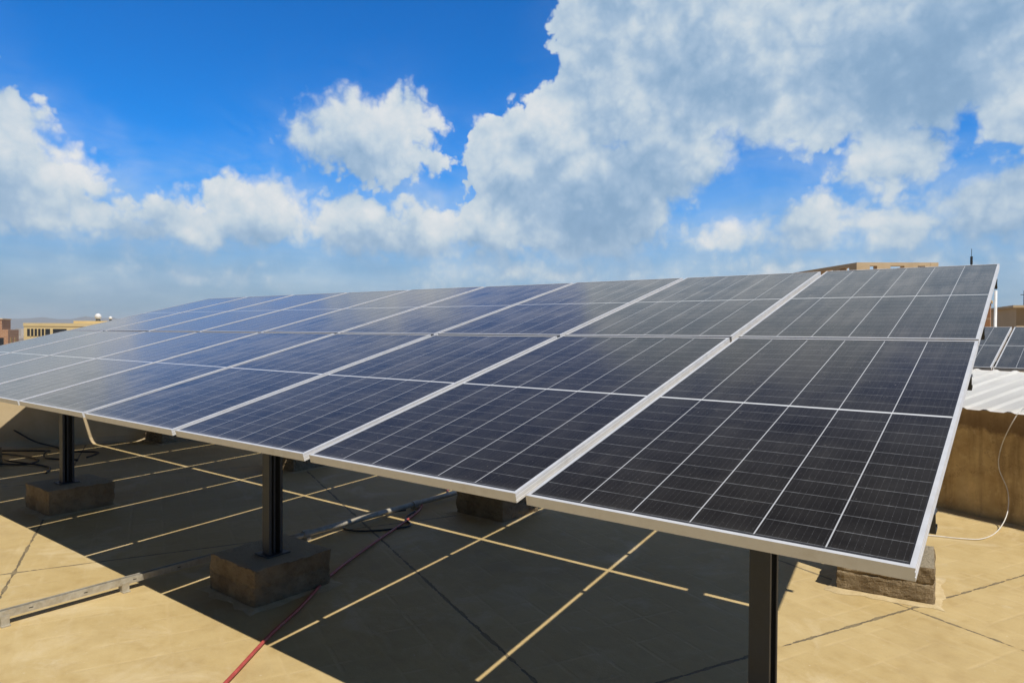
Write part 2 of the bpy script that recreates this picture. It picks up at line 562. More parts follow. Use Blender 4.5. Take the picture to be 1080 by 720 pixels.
c = t.mix(t.math('MULTIPLY', fl, 0.45), c, (0.72, 0.56, 0.32))
edge = t.rng(t.math('ADD', pz, t.math('MULTIPLY', t.noise(v, 2.6, 7, 0.7), 0.42)), 0.98, 1.03)  # top band: shade of the eave painted in, with ragged brown streaks
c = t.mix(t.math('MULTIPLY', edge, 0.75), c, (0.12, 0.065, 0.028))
t.set(b.inputs['Base Color'], c)
b.inputs['Roughness'].default_value = 0.9
bump(t, b, t.noise(v, 35, 7, 0.7), 0.5, 0.012)
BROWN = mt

# --- rough cast concrete of the ballast blocks, with layers
mt, t, b, tcn = mat('rough_concrete')
v = tcn.outputs['Object']
px, py, pz = t.sep(v)
n1 = t.noise(v, 6, 6, 0.65)
n2 = t.noise(v, 30, 7, 0.72)
c = t.mix(t.rng(n1, 0.35, 0.66), (0.29, 0.200, 0.100), (0.48, 0.36, 0.21))
c = t.mix(t.math('MULTIPLY', t.rng(n2, 0.5, 0.75), 0.5), c, (0.13, 0.09, 0.045))
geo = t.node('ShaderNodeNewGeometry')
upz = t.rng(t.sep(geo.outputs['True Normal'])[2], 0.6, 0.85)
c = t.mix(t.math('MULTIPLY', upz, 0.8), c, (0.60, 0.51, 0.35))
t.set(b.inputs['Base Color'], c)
b.inputs['Roughness'].default_value = 0.92
lay = t.rng(t.math('ABSOLUTE', t.math('ADD', t.math('SUBTRACT', pz, 0.125), t.math('MULTIPLY', t.math('SUBTRACT', t.noise(v, 9, 4), 0.5), 0.09))), 0.002, 0.016, -1.6, 0)
bump(t, b, t.math('ADD', t.math('MULTIPLY', n2, 1.8), t.math('MULTIPLY', lay, 0.25)), 1.0, 0.045)
CONC = mt

# --- corrugated white sheet
mt, t, b, tcn = mat('white_sheet')
v = tcn.outputs['Object']
n1 = t.noise(v, 1.8, 6, 0.65)
c = t.mix(t.rng(n1, 0.35, 0.65), (0.85, 0.85, 0.83), (0.89, 0.89, 0.87))
dr = t.rng(t.noise(t.vm('MULTIPLY', v, (9, 0.9, 1)), 1.0, 6, 0.65), 0.56, 0.74)
c = t.mix(t.math('MULTIPLY', dr, 0.12), c, (0.5, 0.44, 0.34))
t.set(b.inputs['Base Color'], c)
b.inputs['Roughness'].default_value = 0.55
SHEET = mt

ALU = simple('anodised_aluminium', (0.66, 0.675, 0.70), (0.60, 0.615, 0.64), rough=0.45, metal=0.2, scale=14, grime=(0.48, 0.46, 0.43))
GALV = simple('galvanised_steel', (0.50, 0.46, 0.37), (0.37, 0.33, 0.25), rough=0.5, metal=0.3, scale=30, grime=(0.42, 0.33, 0.2))
DARK = simple('anthracite_steel', (0.046, 0.052, 0.060), (0.037, 0.041, 0.047), rough=0.5, scale=10, spec=0.35)
BACK = simple('backsheet_grey', (0.10, 0.10, 0.105), rough=0.6)
BLACKP = simple('black_plastic', (0.018, 0.018, 0.018), rough=0.5)
REDC = simple('red_sheath', (0.46, 0.085, 0.07), (0.34, 0.055, 0.045), rough=0.5, scale=25, grime=(0.40, 0.22, 0.15))
WHITEC = simple('white_sheath', (0.72, 0.70, 0.66), (0.60, 0.57, 0.52), rough=0.5, scale=30, grime=(0.3, 0.25, 0.2))
PLASTER = simple('cream_plaster', (0.58, 0.46, 0.28), (0.46, 0.35, 0.20), rough=0.9, scale=2.0, bumpy=0.25, grime=(0.36, 0.26, 0.14))
STONE = simple('limestone_render', (0.62, 0.47, 0.29), (0.50, 0.37, 0.22), rough=0.9, scale=0.9, grime=(0.42, 0.31, 0.18))
YELLOW = simple('yellow_render', (0.66, 0.52, 0.27), (0.60, 0.46, 0.22), rough=0.9, scale=0.3)
GLASSD = simple('dark_window_glass', (0.02, 0.022, 0.025), rough=0.15, scale=2)
WHITEP = simple('white_paint', (0.78, 0.78, 0.77), rough=0.45)
FARW = simple('pale_city_render', (0.55, 0.47, 0.38), (0.42, 0.36, 0.29), rough=0.95, scale=0.15)

mt, t, b, tcn = mat('brown_brick')
v = tcn.outputs['Object']
bk = t.node('ShaderNodeTexBrick')
t.set(bk.inputs['Vector'], t.vm('ADD', t.comb(t.math('ADD', t.sep(v)[0], t.sep(v)[1]), t.sep(v)[2]), (0, 0, 0)))
bk.inputs['Scale'].default_value = 1.0
bk.inputs['Color1'].default_value = (0.40, 0.21, 0.11, 1)
bk.inputs['Color2'].default_value = (0.33, 0.165, 0.085, 1)
bk.inputs['Mortar'].default_value = (0.42, 0.30, 0.2, 1)
bk.inputs['Brick Width'].default_value = 0.5
bk.inputs['Row Height'].default_value = 0.22
t.set(b.inputs['Base Color'], bk.outputs[0])
b.inputs['Roughness'].default_value = 0.95
BRICK = mt

mt, t, b, tcn = mat('city_dust')
v = tcn.outputs['Object']
c = t.mix(t.rng(t.noise(v, 0.012, 8, 0.7), 0.38, 0.62), (0.22, 0.17, 0.12), (0.40, 0.33, 0.25))
t.set(b.inputs['Base Color'], c)
b.inputs['Roughness'].default_value = 1.0
CITY = mt
HILLM = simple('bare_rock', (0.13, 0.12, 0.11), (0.09, 0.085, 0.08), rough=1.0, scale=0.004)

# ------------------------------------------------------------------ setting
GZ = -14.0
bm = bmesh.new()
bmesh.ops.create_circle(bm, cap_ends=True, segments=96, radius=6500, matrix=Matrix.Translation((0, 0, GZ)))
tag(link('city_ground', bm, CITY), kind='structure')

# bare hills behind the city, far to the left
bm = bmesh.new()
rows = []
NA = 90
for i in range(NA + 1):
    a = R(-100 + 75 * i / NA)
    hgt = 56 + 22 * math.sin(i * 0.21 + 1) + 13 * math.sin(i * 0.53) + 6 * math.sin(i * 1.31 + 2) + random.uniform(-4, 4)
    hgt *= max(0.12, min(1, (90 - i) / 48.0))
    col = []
    for k, (rad, fh) in enumerate(((4100, 0), (4350, .35), (4600, .72), (4850, 1.0), (5100, .7), (5400, 0))):
        hh = hgt * fh * (1 + (random.uniform(-.10, .10) if 0 < k < 5 else 0))
        col.append(bm.verts.new((rad * math.sin(a), rad * math.cos(a), GZ - 1 + hh)))
    rows.append(col)
for a_, b_ in zip(rows, rows[1:]):
    for k in range(5):
        bm.faces.new((a_[k], a_[k + 1], b_[k + 1], b_[k]))
tag(link('hills', bm, HILLM, smooth=True), kind='structure')

# roof deck of the building we stand on
bm = bmesh.new()
ring = [ST(-11.1, -9), ST(14, -9), ST(14, 12), ST(-11.1, 12)]
top = [bm.verts.new(p) for p in ring]
bot = [bm.verts.new((p.x, p.y, GZ)) for p in ring]
bm.faces.new(top)
for i in range(4):
    bm.faces.new((top[i], top[(i + 1) % 4], bot[(i + 1) % 4], bot[i]))
tag(link('roof_deck', bm, [ROOF]), kind='structure')

MR = Matrix.Rotation(R(-25), 4, 'Z')      # roof frame (s, t) -> world

# parapet at the left end of the roof
pw = empty('parapet_wall', ST(-10.9, 0))
pw.rotation_euler = (0, 0, R(-25))
link('wall', bbox((-0.12, -9, 0.0), (0.1, 11.8, 0.94), 0.01), PLASTER, pw)
bm = bmesh.new()
box(bm, (-0.15, -9, 0.943), (0.135, 11.8, 1.0))
link('coping', bm, PLASTER, pw)
bm = bmesh.new()
prism(bm, [(0, 0), (0.07, 0), (0.02, 0.03), (0, 0.09)], (0.101, -9, 0.002), (0.101, 11.8, 0.002), (1, 0, 0), (0, 0, 1))
link('fillet', bm, PLASTER, pw)
tag(pw, 'cream plastered parapet wall along the left end of the roof', 'wall')

# low shed with brown plaster wall and corrugated roof
sh = empty('shed', ST(-1, 5.2))
sh.rotation_euler = (0, 0, R(-25))
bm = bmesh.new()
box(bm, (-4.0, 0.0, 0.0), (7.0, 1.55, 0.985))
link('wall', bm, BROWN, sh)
bm = bmesh.new()
S0, S1 = -4.1, 7.1
pitch = 0.2
prof = []
s_ = S0
while s_ < S1:
    prof += [(s_, 0), (s_ + 0.110, 0), (s_ + 0.142, 0.014), (s_ + 0.168, 0.014)]
    s_ += pitch
prev = None
for i in range(2):
    yy, zz = (-0.10, 0.992) if i == 0 else (1.62, 1.275)
    cur = [bm.verts.new((p[0], yy, zz + p[1])) for p in prof]
    if prev:
        for k in range(len(prof) - 1):
            bm.faces.new((prev[k], prev[k + 1], cur[k + 1], cur[k]))
    prev = cur
ret = bmesh.ops.solidify(bm, geom=bm.faces[:], thickness=0.004)
link('corrugated_roof', bm, SHEET, sh)
bm = bmesh.new()
prism(bm, [(-4.0, 0.985), (7.0, 0.985), (7.0, 0.99), (-4.0, 0.99)], (0, 0.02, 0), (0, 1.5, 0), (1, 0, 0), (0, 0, 1))
for sx_ in (-3.95, 0, 3.5, 6.9):
    box(bm, (sx_ - 0.04, 1.42, 0.99), (sx_ + 0.04, 1.50, 1.23))
link('roof_support', bm, DARK, sh)
tag(sh, 'low brown stained shed with white corrugated roof behind the array', 'shed')

# ------------------------------------------------------------------ solar panels


def make_panel(name):
    root = empty(name)
    hw = PW_ / 2
    LIP, TK = 0.013, 0.035
    bm = bmesh.new()
    # frame rails: lip standing 1.5 mm above the glass, outer wall, lower flange
    prof = [(0, 0), (LIP, 0), (LIP, -0.0015), (0.003, -0.0075), (0.003, -TK + 0.002), (0.028, -TK + 0.002), (0.028, -TK), (0, -TK),
            (0, -0.025), (0.0018, -0.0242), (0.0018, -0.0225), (0, -0.0217), (0, -0.0105), (0.0018, -0.0097), (0.0018, -0.008), (0, -0.0072)]
    prism(bm, prof, (-hw, 0, 0), (-hw, PL, 0), (1, 0, 0), (0, 0, 1))
    prism(bm, prof, (hw, 0, 0), (hw, PL, 0), (-1, 0, 0), (0, 0, 1))
    prof = prof[:8]
    prism(bm, prof, (-hw + LIP, 0.0002, -0.0003), (hw - LIP, 0.0002, -0.0003), (0, 1, 0), (0, 0, 1))
    prism(bm, prof, (-hw + LIP, PL - 0.0002, -0.0003), (hw - LIP, PL - 0.0002, -0.0003), (0, -1, 0), (0, 0, 1))
    # corner keys closing the open ends of the side rails
    for sx_ in (-1, 1):
        for y0_, y1_ in ((0.0002, 0.002), (PL - 0.002, PL - 0.0002)):
            a_, b_ = sorted((sx_ * (hw - 0.0021), sx_ * (hw - LIP)))
            box(bm, (a_, y0_, -TK + 0.0001), (b_, y1_, -0.0017))
    link('frame', bm, ALU, root)
    bm = bmesh.new()
    e = 0.003
    vs = box(bm, (-hw + e, e, -0.007), (hw - e, PL - e, -0.0022))
    for f in bm.faces:
        f.material_index = 0 if f.calc_center_median().z > -0.003 else 1
    link('glass', bm, [SOLAR, BACK], root)
    jb = link('junction_box', bbox((-0.06, PL / 2 - 0.04, -0.028), (0.06, PL / 2 + 0.04, -0.0072), 0.004), BLACKP, root)
    return root


ORD = ['first', 'second', 'third', 'fourth', 'fifth', 'sixth', 'seventh', 'eighth', 'ninth']
proto = make_panel('solar_panel')
NCOL = 9


def plane(u, v, n=0.0):
    return Vector((-u, v * math.cos(TH) - n * math.sin(TH), H0 + v * math.sin(TH) + n * math.cos(TH)))


for row in range(2):
    for i in range(NCOL):
        o = proto if (row == 0 and i == 0) else dup(proto)
        jit = random.uniform(-0.0015, 0.0015)
        o.location = plane(i * (PW_ + GAP) + PW_ / 2, row * (PL + GAP2) + random.uniform(-0.002, 0.002), jit)
        o.rotation_euler = (TH + R(random.uniform(-0.05, 0.05)), R(random.uniform(-0.12, 0.12)), 0)
        rw = 'lower' if row == 0 else 'upper'
        if i == 0:
            lb = 'dark solar panel at the near right end of the %s row' % rw
        elif i == NCOL - 1:
            lb = 'solar panel at the far left end of the %s row' % rw
        else:
            lb = 'dark solar panel, %s from the right end of the %s row' % (ORD[i], rw)
        tag(o, lb, 'solar panel', 'solar panels of the large tilted array')

# ------------------------------------------------------------------ steel rack
rack = empty('steel_rack', (-5, 2, 0))
tag(rack, 'dark grey steel rack of posts, rafters and purlins under the large array', 'rack')
rack_inv = Matrix.Translation((5, -2, 0))


def rpart(name, bm, mt_=DARK, par=None):
    bm.transform(rack_inv)
    return link(name, bm, mt_, par or rack)


NX = Vector((1, 0, 0))
NN = Vector((0, -math.sin(TH), math.cos(TH)))
VV = Vector((0, math.cos(TH), math.sin(TH)))
TOTAL = NCOL * (PW_ + GAP) - GAP
for v_ in (0.375, 1.655, 2.49, 3.80):
    bm = bmesh.new()
    # C purlin 60 x 40
    prof = [(0, 0), (0.04, 0), (0.04, -0.012), (0.037, -0.012), (0.037, -0.003), (0.003, -0.003), (0.003, -0.057), (0.037, -0.057), (0.037, -0.048), (0.04, -0.048), (0.04, -0.06), (0, -0.06)]
    a = plane(-0.004, v_ - 0.02, -0.0365)
    c_ = plane(TOTAL + 0.02, v_ - 0.02, -0.0365)
    prism(bm, prof, a, c_, VV, NN)
    rpart('purlin', bm)
RX = [-0.577, -3.71, -7.028, -10.2]
for rx in RX:
    bm = bmesh.new()
    prof = [(-0.0375, 0), (0.0375, 0), (0.0375, -0.07), (-0.0375, -0.07)]
    prism(bm, prof, plane(-rx, 0.335, -0.0975), plane(-rx, 4.05, -0.0975), NX, NN)
    rpart('rafter', bm)


def post(rx, yc, zb):
    """lipped channel post, open towards +x, with foot plate"""
    zt = H0 + (yc / math.cos(TH)) * math.sin(TH) - 0.1695 / math.cos(TH) + 0.02
    bm = bmesh.new()
    w2, d2, tk = 0.0375, 0.05, 0.004
    prof = [(-w2, -d2), (w2, -d2), (w2, -d2 + 0.018), (w2 - tk, -d2 + 0.018), (w2 - tk, -d2 + tk), (-w2 + tk, -d2 + tk),
            (-w2 + tk, d2 - tk), (w2 - tk, d2 - tk), (w2 - tk, d2 - 0.018), (w2, d2 - 0.018), (w2, d2), (-w2, d2)]
    prism(bm, prof, (rx, yc, zb + 0.008), (rx, yc, zt), (1, 0, 0), (0, 1, 0))
    # inner stiffening rib of the channel
    prism(bm, [(-0.03, -0.006), (0.022, -0.006), (0.022, 0.006), (-0.03, 0.006)], (rx, yc, zb + 0.009), (rx, yc, zt - 0.001), (1, 0, 0), (0, 1, 0))
    p = rpart('post', bm)
    bm = bbox((rx - 0.075, yc - 0.085, zb), (rx + 0.075, yc + 0.085, zb + 0.008), 0.001)
    rpart('foot_plate', bm, DARK, p)
    return zt


PY, RY = 0.745, 3.30
for rx in RX:
    zt = post(rx, PY, 0.24)
    post(rx, RY, 0.24)
    # knee brace from post up to rafter
    bm = bmesh.new()
    a = Vector((rx, PY + 0.055, zt - 0.30))
    c_ = Vector((rx, PY + 0.42, zt + 0.42 * math.tan(TH) - 0.045))
    d_ = (c_ - a).normalized()
    prism(bm, [(-0.02, -0.02), (0.02, -0.02), (0.02, 0.02), (-0.02, 0.02)], a, c_, (1, 0, 0), d_.cross(NX))
    rpart('knee_brace', bm)

# ------------------------------------------------------------------ concrete ballast blocks


from mathutils import noise as mnoise


def rough_block(lo, hi, seed):
    """cast block: two lifts with a ragged seam, chipped edges"""
    lo, hi = Vector(lo), Vector(hi)
    bm = bmesh.new()
    box(bm, lo, hi)
    bmesh.ops.subdivide_edges(bm, edges=bm.edges[:], cuts=21, use_grid_fill=True)
    c_ = (lo + hi) / 2
    h_ = (hi - lo) / 2
    off = Vector((seed * 7.3, seed * 3.1, seed * 1.7))
    for v_ in bm.verts:
        p = v_.co.copy()
        d_ = p - c_
        q = Vector((d_.x / h_.x, d_.y / h_.y, d_.z / h_.z))
        # round off and chip the edges
        near = sorted((abs(q.x), abs(q.y), abs(q.z)))
        edge_ = max(0, (near[1] - 0.86) / 0.14)
        ch = 0.010 * edge_ * (0.6 + 1.4 * max(0, mnoise.noise(p * 14 + off) + 0.2))
        side = abs(q.z) < 0.999
        n1_ = mnoise.fractal(p * 16 + off, 0.9, 2.1, 5)
        amp = 0.0075 if side else 0.0035
        nrm_ = Vector((q.x if abs(q.x) > .99 else 0, q.y if abs(q.y) > .99 else 0, q.z if abs(q.z) > .99 else 0))
        if nrm_.length: nrm_.normalize()
        mv = amp * n1_ - ch
        if side:
            seam = abs(p.z - (lo.z + 0.13 + 0.02 * mnoise.noise(Vector((p.x * 6, p.y * 6, 0)) + off)))
            mv -= (0.012 if seed == 5 else 0.003) * max(0, 1 - seam / 0.011) * (0.5 + max(0, mnoise.noise(p * 11 - off) + .3))
        if p.z > lo.z + 0.004:
            v_.co = p + nrm_ * mv
    return bm


def mortar_skirt(hx, hy, seed):
    """thin uneven spill of mortar round the foot of a block"""
    bm = bmesh.new()
    off = Vector((seed * 5.1, 0.3, seed))
    n_ = 96
    rings = []
    for (gr, z_) in ((-0.02, 0.010), (0.008, 0.010), (0.028, 0.006), (1.0, 0.0015)):
        rg = []
        for k in range(n_):
            t_ = k / n_ * 4
            sd_, f = int(t_), t_ - int(t_)
            a_ = [(-1, -1), (1, -1), (1, 1), (-1, 1)]
            x_ = a_[sd_][0] * (1 - f) + a_[(sd_ + 1) % 4][0] * f
            y_ = a_[sd_][1] * (1 - f) + a_[(sd_ + 1) % 4][1] * f
            d_ = Vector((x_ * hx, y_ * hy, 0))
            nn_ = mnoise.fractal(d_ * 7 + off, 0.8, 2.0, 4)
            ext = gr if gr < 0.5 else 0.058 + 0.035 * nn_
            rg.append(bm.verts.new((d_.x + x_ * ext, d_.y + y_ * ext, z_)))
        rings.append(rg)
    for a_, b_ in zip(rings, rings[1:]):
        for k in range(n_):
            bm.faces.new((a_[k], a_[(k + 1) % n_], b_[(k + 1) % n_], b_[k]))
    return bm


MORTAR = simple('pale_mortar', (0.56, 0.45, 0.26), (0.46, 0.35, 0.18), rough=0.92, scale=12, bumpy=0.4)

BL = [
    ((-0.515, 0.64), (.265, .29), 'concrete block under the nearest front post', 1),
    ((-3.775, 0.775), (.275, .28), 'brown concrete block under the middle front post', 2),
    ((-7.06, 0.785), (.285, .28), 'concrete block under the front post near the left parapet', 3),
    ((-10.15, 0.775), (.275, .28), 'concrete block under the leftmost front post', 4),
    ((-0.57, 3.355), (.28, .275), 'sunlit rough concrete block behind the near right panel corner', 5),
    ((-3.765, 3.16), (.285, .27), 'shaded concrete block under the rear post, beyond the metal conduit', 6),
    ((-7.03, 3.30), (.275, .275), 'concrete block under the third rear post from the right', 7),
    ((-10.2, 3.30), (.275, .275), 'concrete block under the leftmost rear post', 8),
]
for (cx, cy), (hx, hy), lb, sd in BL:
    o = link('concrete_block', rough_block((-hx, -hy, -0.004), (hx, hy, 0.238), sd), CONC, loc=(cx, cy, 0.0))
    o.rotation_euler = (0, 0, R(6.0 if sd == 5 else random.uniform(-2.0, 2.0)))
    link('mortar_skirt', mortar_skirt(hx, hy, sd), MORTAR, o)
    tag(o, lb, 'block', 'concrete ballast blocks under the rack posts')

# ------------------------------------------------------------------ metal channel on feet, conduit
mc = empty('metal_channel', (-4.44, -1, 0))
bm = bmesh.new()
prof = [(-0.0205, 0), (0.0205, 0), (0.0205, 0.041), (0.012, 0.041), (0.012, 0.034), (0.017, 0.034), (0.017, 0.003), (-0.017, 0.003), (-0.017, 0.034), (-0.012, 0.034), (-0.012, 0.041), (-0.0205, 0.041)]
prism(bm, prof, (0, -2.2, 0.046), (0, 1.95, 0.046), (1, 0, 0), (0, 0, 1))
link('channel', bm, GALV, mc)
for k in range(14):
    yy = -2.0 + k * 0.29
    bm = bmesh.new()
    box(bm, (0.0203, yy, 0.0635), (0.0208, yy + 0.022, 0.0690))
    link('slot', bm, BLACKP, mc)
for yy in (-1.5, -0.82, 0.42 + 0.05, 1.12, 1.75):
    bm = bmesh.new()
    box(bm, (-0.03, yy, 0.0), (0.045, yy + 0.045, 0.006))
    box(bm, (0.022, yy + 0.001, 0.006), (0.028, yy + 0.044, 0.06))
    box(bm, (-0.028, yy + 0.001, 0.006), (-0.022, yy + 0.044, 0.06))
    box(bm, (-0.022, yy + 0.002, 0.006), (0.022, yy + 0.043, 0.044))
    link('foot', bm, GALV, mc)
tag(mc, 'long slotted galvanised channel on small feet crossing the roof', 'metal channel')

cd = empty('conduit', (-4.44, 2, 0))
bm = bmesh.new()
tube(bm, [(0.0, -0.62, 0.045), (0.0, 0.0, 0.05), (0.0, 1.45, 0.05)], 0.024, 12, 4)
link('pipe', bm, GALV, cd, True)
for yy in (-0.5, 0.72, 1.38):
    bm = bmesh.new()
    tube(bm, [(0, yy, 0.05), (0, yy + 0.07, 0.05)], 0.031, 12, 1)
    box(bm, (-0.04, yy + 0.015, 0.0), (0.04, yy + 0.055, 0.028))
    link('clamp', bm, GALV, cd)
tag(cd, 'grey metal conduit pipe lying in the shade beyond the middle post', 'pipe')


def cable(name, pts, r, mt_, lb, cat='cable', group=None, n=8):
    bm = bmesh.new()
    tube(bm, pts, r, n)
    return tag(link(name, bm, mt_, smooth=True), lb, cat, group)


cable('cable', [(-2.3, -0.95, .012), (-2.62, -0.42, .012), (-2.84, -0.07, .012), (-3.11, .33, .012), (-3.30, .66, .012), (-3.62, 1.15, .012), (-3.90, 1.75, .014), (-4.14, 2.30, .014), (-4.33, 2.70, .02), (-4.5, 2.95, .03), (-4.62, 3.4, .012), (-5.2, 3.9, .012)],
      0.0105, REDC, 'red sheathed cable running from the sunlit roof into the shade')
cable('cable', [(-4.3, 2.62, .03), (-4.25, 2.45, .012), (-4.05, 2.3, .010), (-4.2, 2.0, .01), (-4.42, 1.9, .012), (-4.6, 2.2, .010), (-4.4, 2.6, .03)],
      0.008, BLACKP, 'loop of black cable lying against the metal conduit')
for k, (lb, pts) in enumerate([
    ('black cable sagging down the sunlit corner of the parapet', [(-11.55, 1.0, .66), (-11.30, 1.45, .36), (-11.0, 1.75, .10), (-10.75, 1.95, .012), (-10.3, 1.9, .012), (-9.9, 2.15, .012), (-9.6, 1.9, .012)]),
    ('upper loose black cable along the foot of the parapet', [(-11.45, .7, .012), (-10.95, 1.25, .03), (-10.55, 1.75, .012), (-10.25, 1.65, .05), (-9.95, 1.55, .012), (-9.5, 1.75, .012)]),
    ('lower loose black cable looping on the floor near the parapet', [(-11.6, .25, .012), (-10.9, .55, .012), (-10.2, .85, .03), (-9.7, 1.2, .012), (-9.9, 1.45, .012), (-10.5, 1.35, .02), (-11.0, 1.1, .012), (-11.3, .85, .012)]),
    ('black cable crossing the shaded floor just before the parapet', [(-11.7, .45, .012), (-11.0, .9, .025), (-10.6, 1.2, .012), (-10.0, 1.15, .03), (-9.3, 1.35, .012), (-8.9, 1.2, .012)]),
]):
    cable('cable', pts, 0.011, BLACKP, lb, group='loose black cables by the parapet')
cable('cable', [(0.30, 6.35, 1.17), (0.22, 6.0, 1.10), (0.13, 5.68, 1.045), (0.06, 5.58, 0.93), (-0.02, 5.66, 0.70), (-0.04, 5.68, .5), (0.03, 5.64, .3), (0.03, 5.55, .12), (-0.03, 5.30, .012), (-0.12, 4.97, .009), (-0.26, 4.87, .009), (-0.44, 4.82, .009), (-.75, 4.7, .009), (-1.3, 4.75, .009)],
      0.0042, WHITEC, 'thin white cable hanging down the brown shed wall onto the floor')

# ------------------------------------------------------------------ second array behind the shed
A2 = Matrix.Translation((-0.05, 9.92, 1.785)) @ Matrix.Rotation(R(-4), 4, 'Z') @ Matrix.Rotation(R(13.5), 4, 'X')
for i, lb in ((-1, 'left of the two blue solar panels in view behind the shed roof'), (0, 'right of the two blue solar panels in view behind the shed roof'), (1, 'solar panel at the right end of the array behind the shed'), (-2, 'solar panel at the left end of the array behind the shed')):
    o = dup(proto)
    o.rotation_euler = (0, 0, 0)
    o.matrix_world = A2 @ Matrix.Translation(((i + 0.5) * (PW_ + 0.03), -PL, 0))
    tag(o, lb, 'solar panel', 'solar panels of the array behind the shed')
r2 = empty('steel_rack')
tag(r2, 'steel rack carrying the second array behind the shed roof', 'rack')
bm = bmesh.new()
for yy in (-PL + 0.4, -0.4):
    box(bm, (-2.4, yy - 0.02, -0.096), (2.4, yy + 0.02, -0.0365), M=A2)
link('purlin', bm, DARK, r2)
for sx_ in (-1.9, 1.9):
    for yy in (-PL + 0.4, -0.4):
        p = A2 @ Vector((sx_, yy, -0.097))
        link('post', bbox((p.x - 0.03, p.y - 0.03, 0.0), (p.x + 0.03, p.y + 0.03, p.z), 0.003), DARK, r2)

# ------------------------------------------------------------------ buildings
def facade(name, mtw, loc, rotz, size, wins, mtg=GLASSD, parts=()):
    """box building: wall with recessed windows on its front (-y) and right (+x) faces; parts = extra boxes"""
    root = empty(name, loc, (0, 0, rotz))
    sx_, sy_, sz_ = size
    bm = bmesh.new()
    box(bm, (-sx_ / 2, 0, 0), (sx_ / 2, sy_, sz_))
    link('wall', bm, mtw, root)
    for (face, a, z0, wd, ht) in wins:
        bmf = bmesh.new()
        bmg = bmesh.new()
        if face == 'f':
            box(bmf, (a, -0.06, z0), (a + wd, -0.004, z0 + ht))
            box(bmg, (a + .06, -0.066, z0 + .06), (a + wd - .06, -0.0605, z0 + ht - .06))
        else:
            box(bmf, (sx_ / 2 + 0.004, a, z0), (sx_ / 2 + 0.06, a + wd, z0 + ht))
            box(bmg, (sx_ / 2 + 0.0605, a + .06, z0 + .06), (sx_ / 2 + .066, a + wd - .06, z0 + ht - .06))
        f = link('window', bmf, mtw, root)
        link('pane', bmg, mtg, f)
    for nm, lo, hi, mt_ in parts:
        bm = bmesh.new()
        box(bm, lo, hi)
        link(nm, bm, mt_, root)
    return root


# large stone building with pierced parapet
bb = empty('stone_building', (0, 0, 0))
tag(bb, 'large beige stone building with pierced roof parapet behind the array', 'building')
Lp, Cp, Rp = Vector((-17.4, 56.6, 0)), Vector((-9.3, 47.9, 0)), Vector((-5.0, 50.9, 0))
ZT = 6.30
Bk = Vector((-12.5, 61.0, 0))


def wallseg(bm, a, c_, z0, z1, th_):
    d_ = (c_ - a).normalized()
    n_ = Vector((d_.y, -d_.x, 0))
    vs = []
    for p in (a, c_):
        for q in (0, -th_):
            for zz in (z0, z1):
                vs.append(bm.verts.new((p.x + n_.x * q, p.y + n_.y * q, zz)))
    for f in ((0, 1, 3, 2), (4, 6, 7, 5), (0, 4, 5, 1), (2, 3, 7, 6), (0, 2, 6, 4), (1, 5, 7, 3)):
        bm.faces.new([vs[i] for i in f])


bm = bmesh.new()
vt = [bm.verts.new((p.x, p.y, 4.6)) for p in (Lp, Cp, Rp, Bk)]
vb = [bm.verts.new((p.x, p.y, GZ)) for p in (Lp, Cp, Rp, Bk)]
bm.faces.new(vt)
for i in range(4):
    bm.faces.new((vt[i], vt[(i + 1) % 4], vb[(i + 1) % 4], vb[i]))
link('wall', bm, STONE, bb)
for (a, c_, n_) in ((Lp, Cp, 5), (Cp, Rp, 3), (Rp, Bk, 5), (Bk, Lp, 3)):
    bm = bmesh.new()
    wallseg(bm, a, c_, ZT - 0.22, ZT, 0.5)
    wallseg(bm, a, c_, 4.602, 5.1, 0.4)
    for k in range(n_ + 1):
        f = k / n_
        d_ = (c_ - a)
        w_ = 0.85 / d_.length
        f0_ = min(max(f - w_ / 2, 0), 1 - w_)
        wallseg(bm, a + d_ * f0_, a + d_ * (f0_ + w_), 5.101, ZT - 0.221, 0.55)
    link('parapet', bm, STONE, bb)
for (a, c_, n_) in ((Lp, Cp, 5), (Cp, Rp, 3)):
    d_ = (c_ - a)
    nrm = Vector((d_.y, -d_.x, 0)).normalized() * 0.03
    for fl in range(4):
        for k in range(n_):
            f = (k + 0.25) / n_
            bm = bmesh.new()
            wallseg(bm, a + d_ * f + nrm, a + d_ * (f + 0.5 / n_) + nrm, GZ + 3 + fl * 4, GZ + 5 + fl * 4, 0.02)
            link('window', bm, GLASSD, bb)
ap = tag(link('antenna', (lambda b_: (tube(b_, [(-2.9, 46.2, -14), (-2.9, 46.2, 5.2), (-2.9, 46.2, 5.9)], 0.05, 6, 1), tube(b_, [(-2.9, 46.2, 5.7), (-2.9, 46.2, 6.15)], 0.07, 6, 1), tube(b_, [(-2.9, 46.2, 6.15), (-2.9, 46.2, 6.6)], 0.015, 6, 1), b_)[-1])(bmesh.new()), BLACKP), 'thin dark antenna mast rising behind the upper right panel', 'antenna')

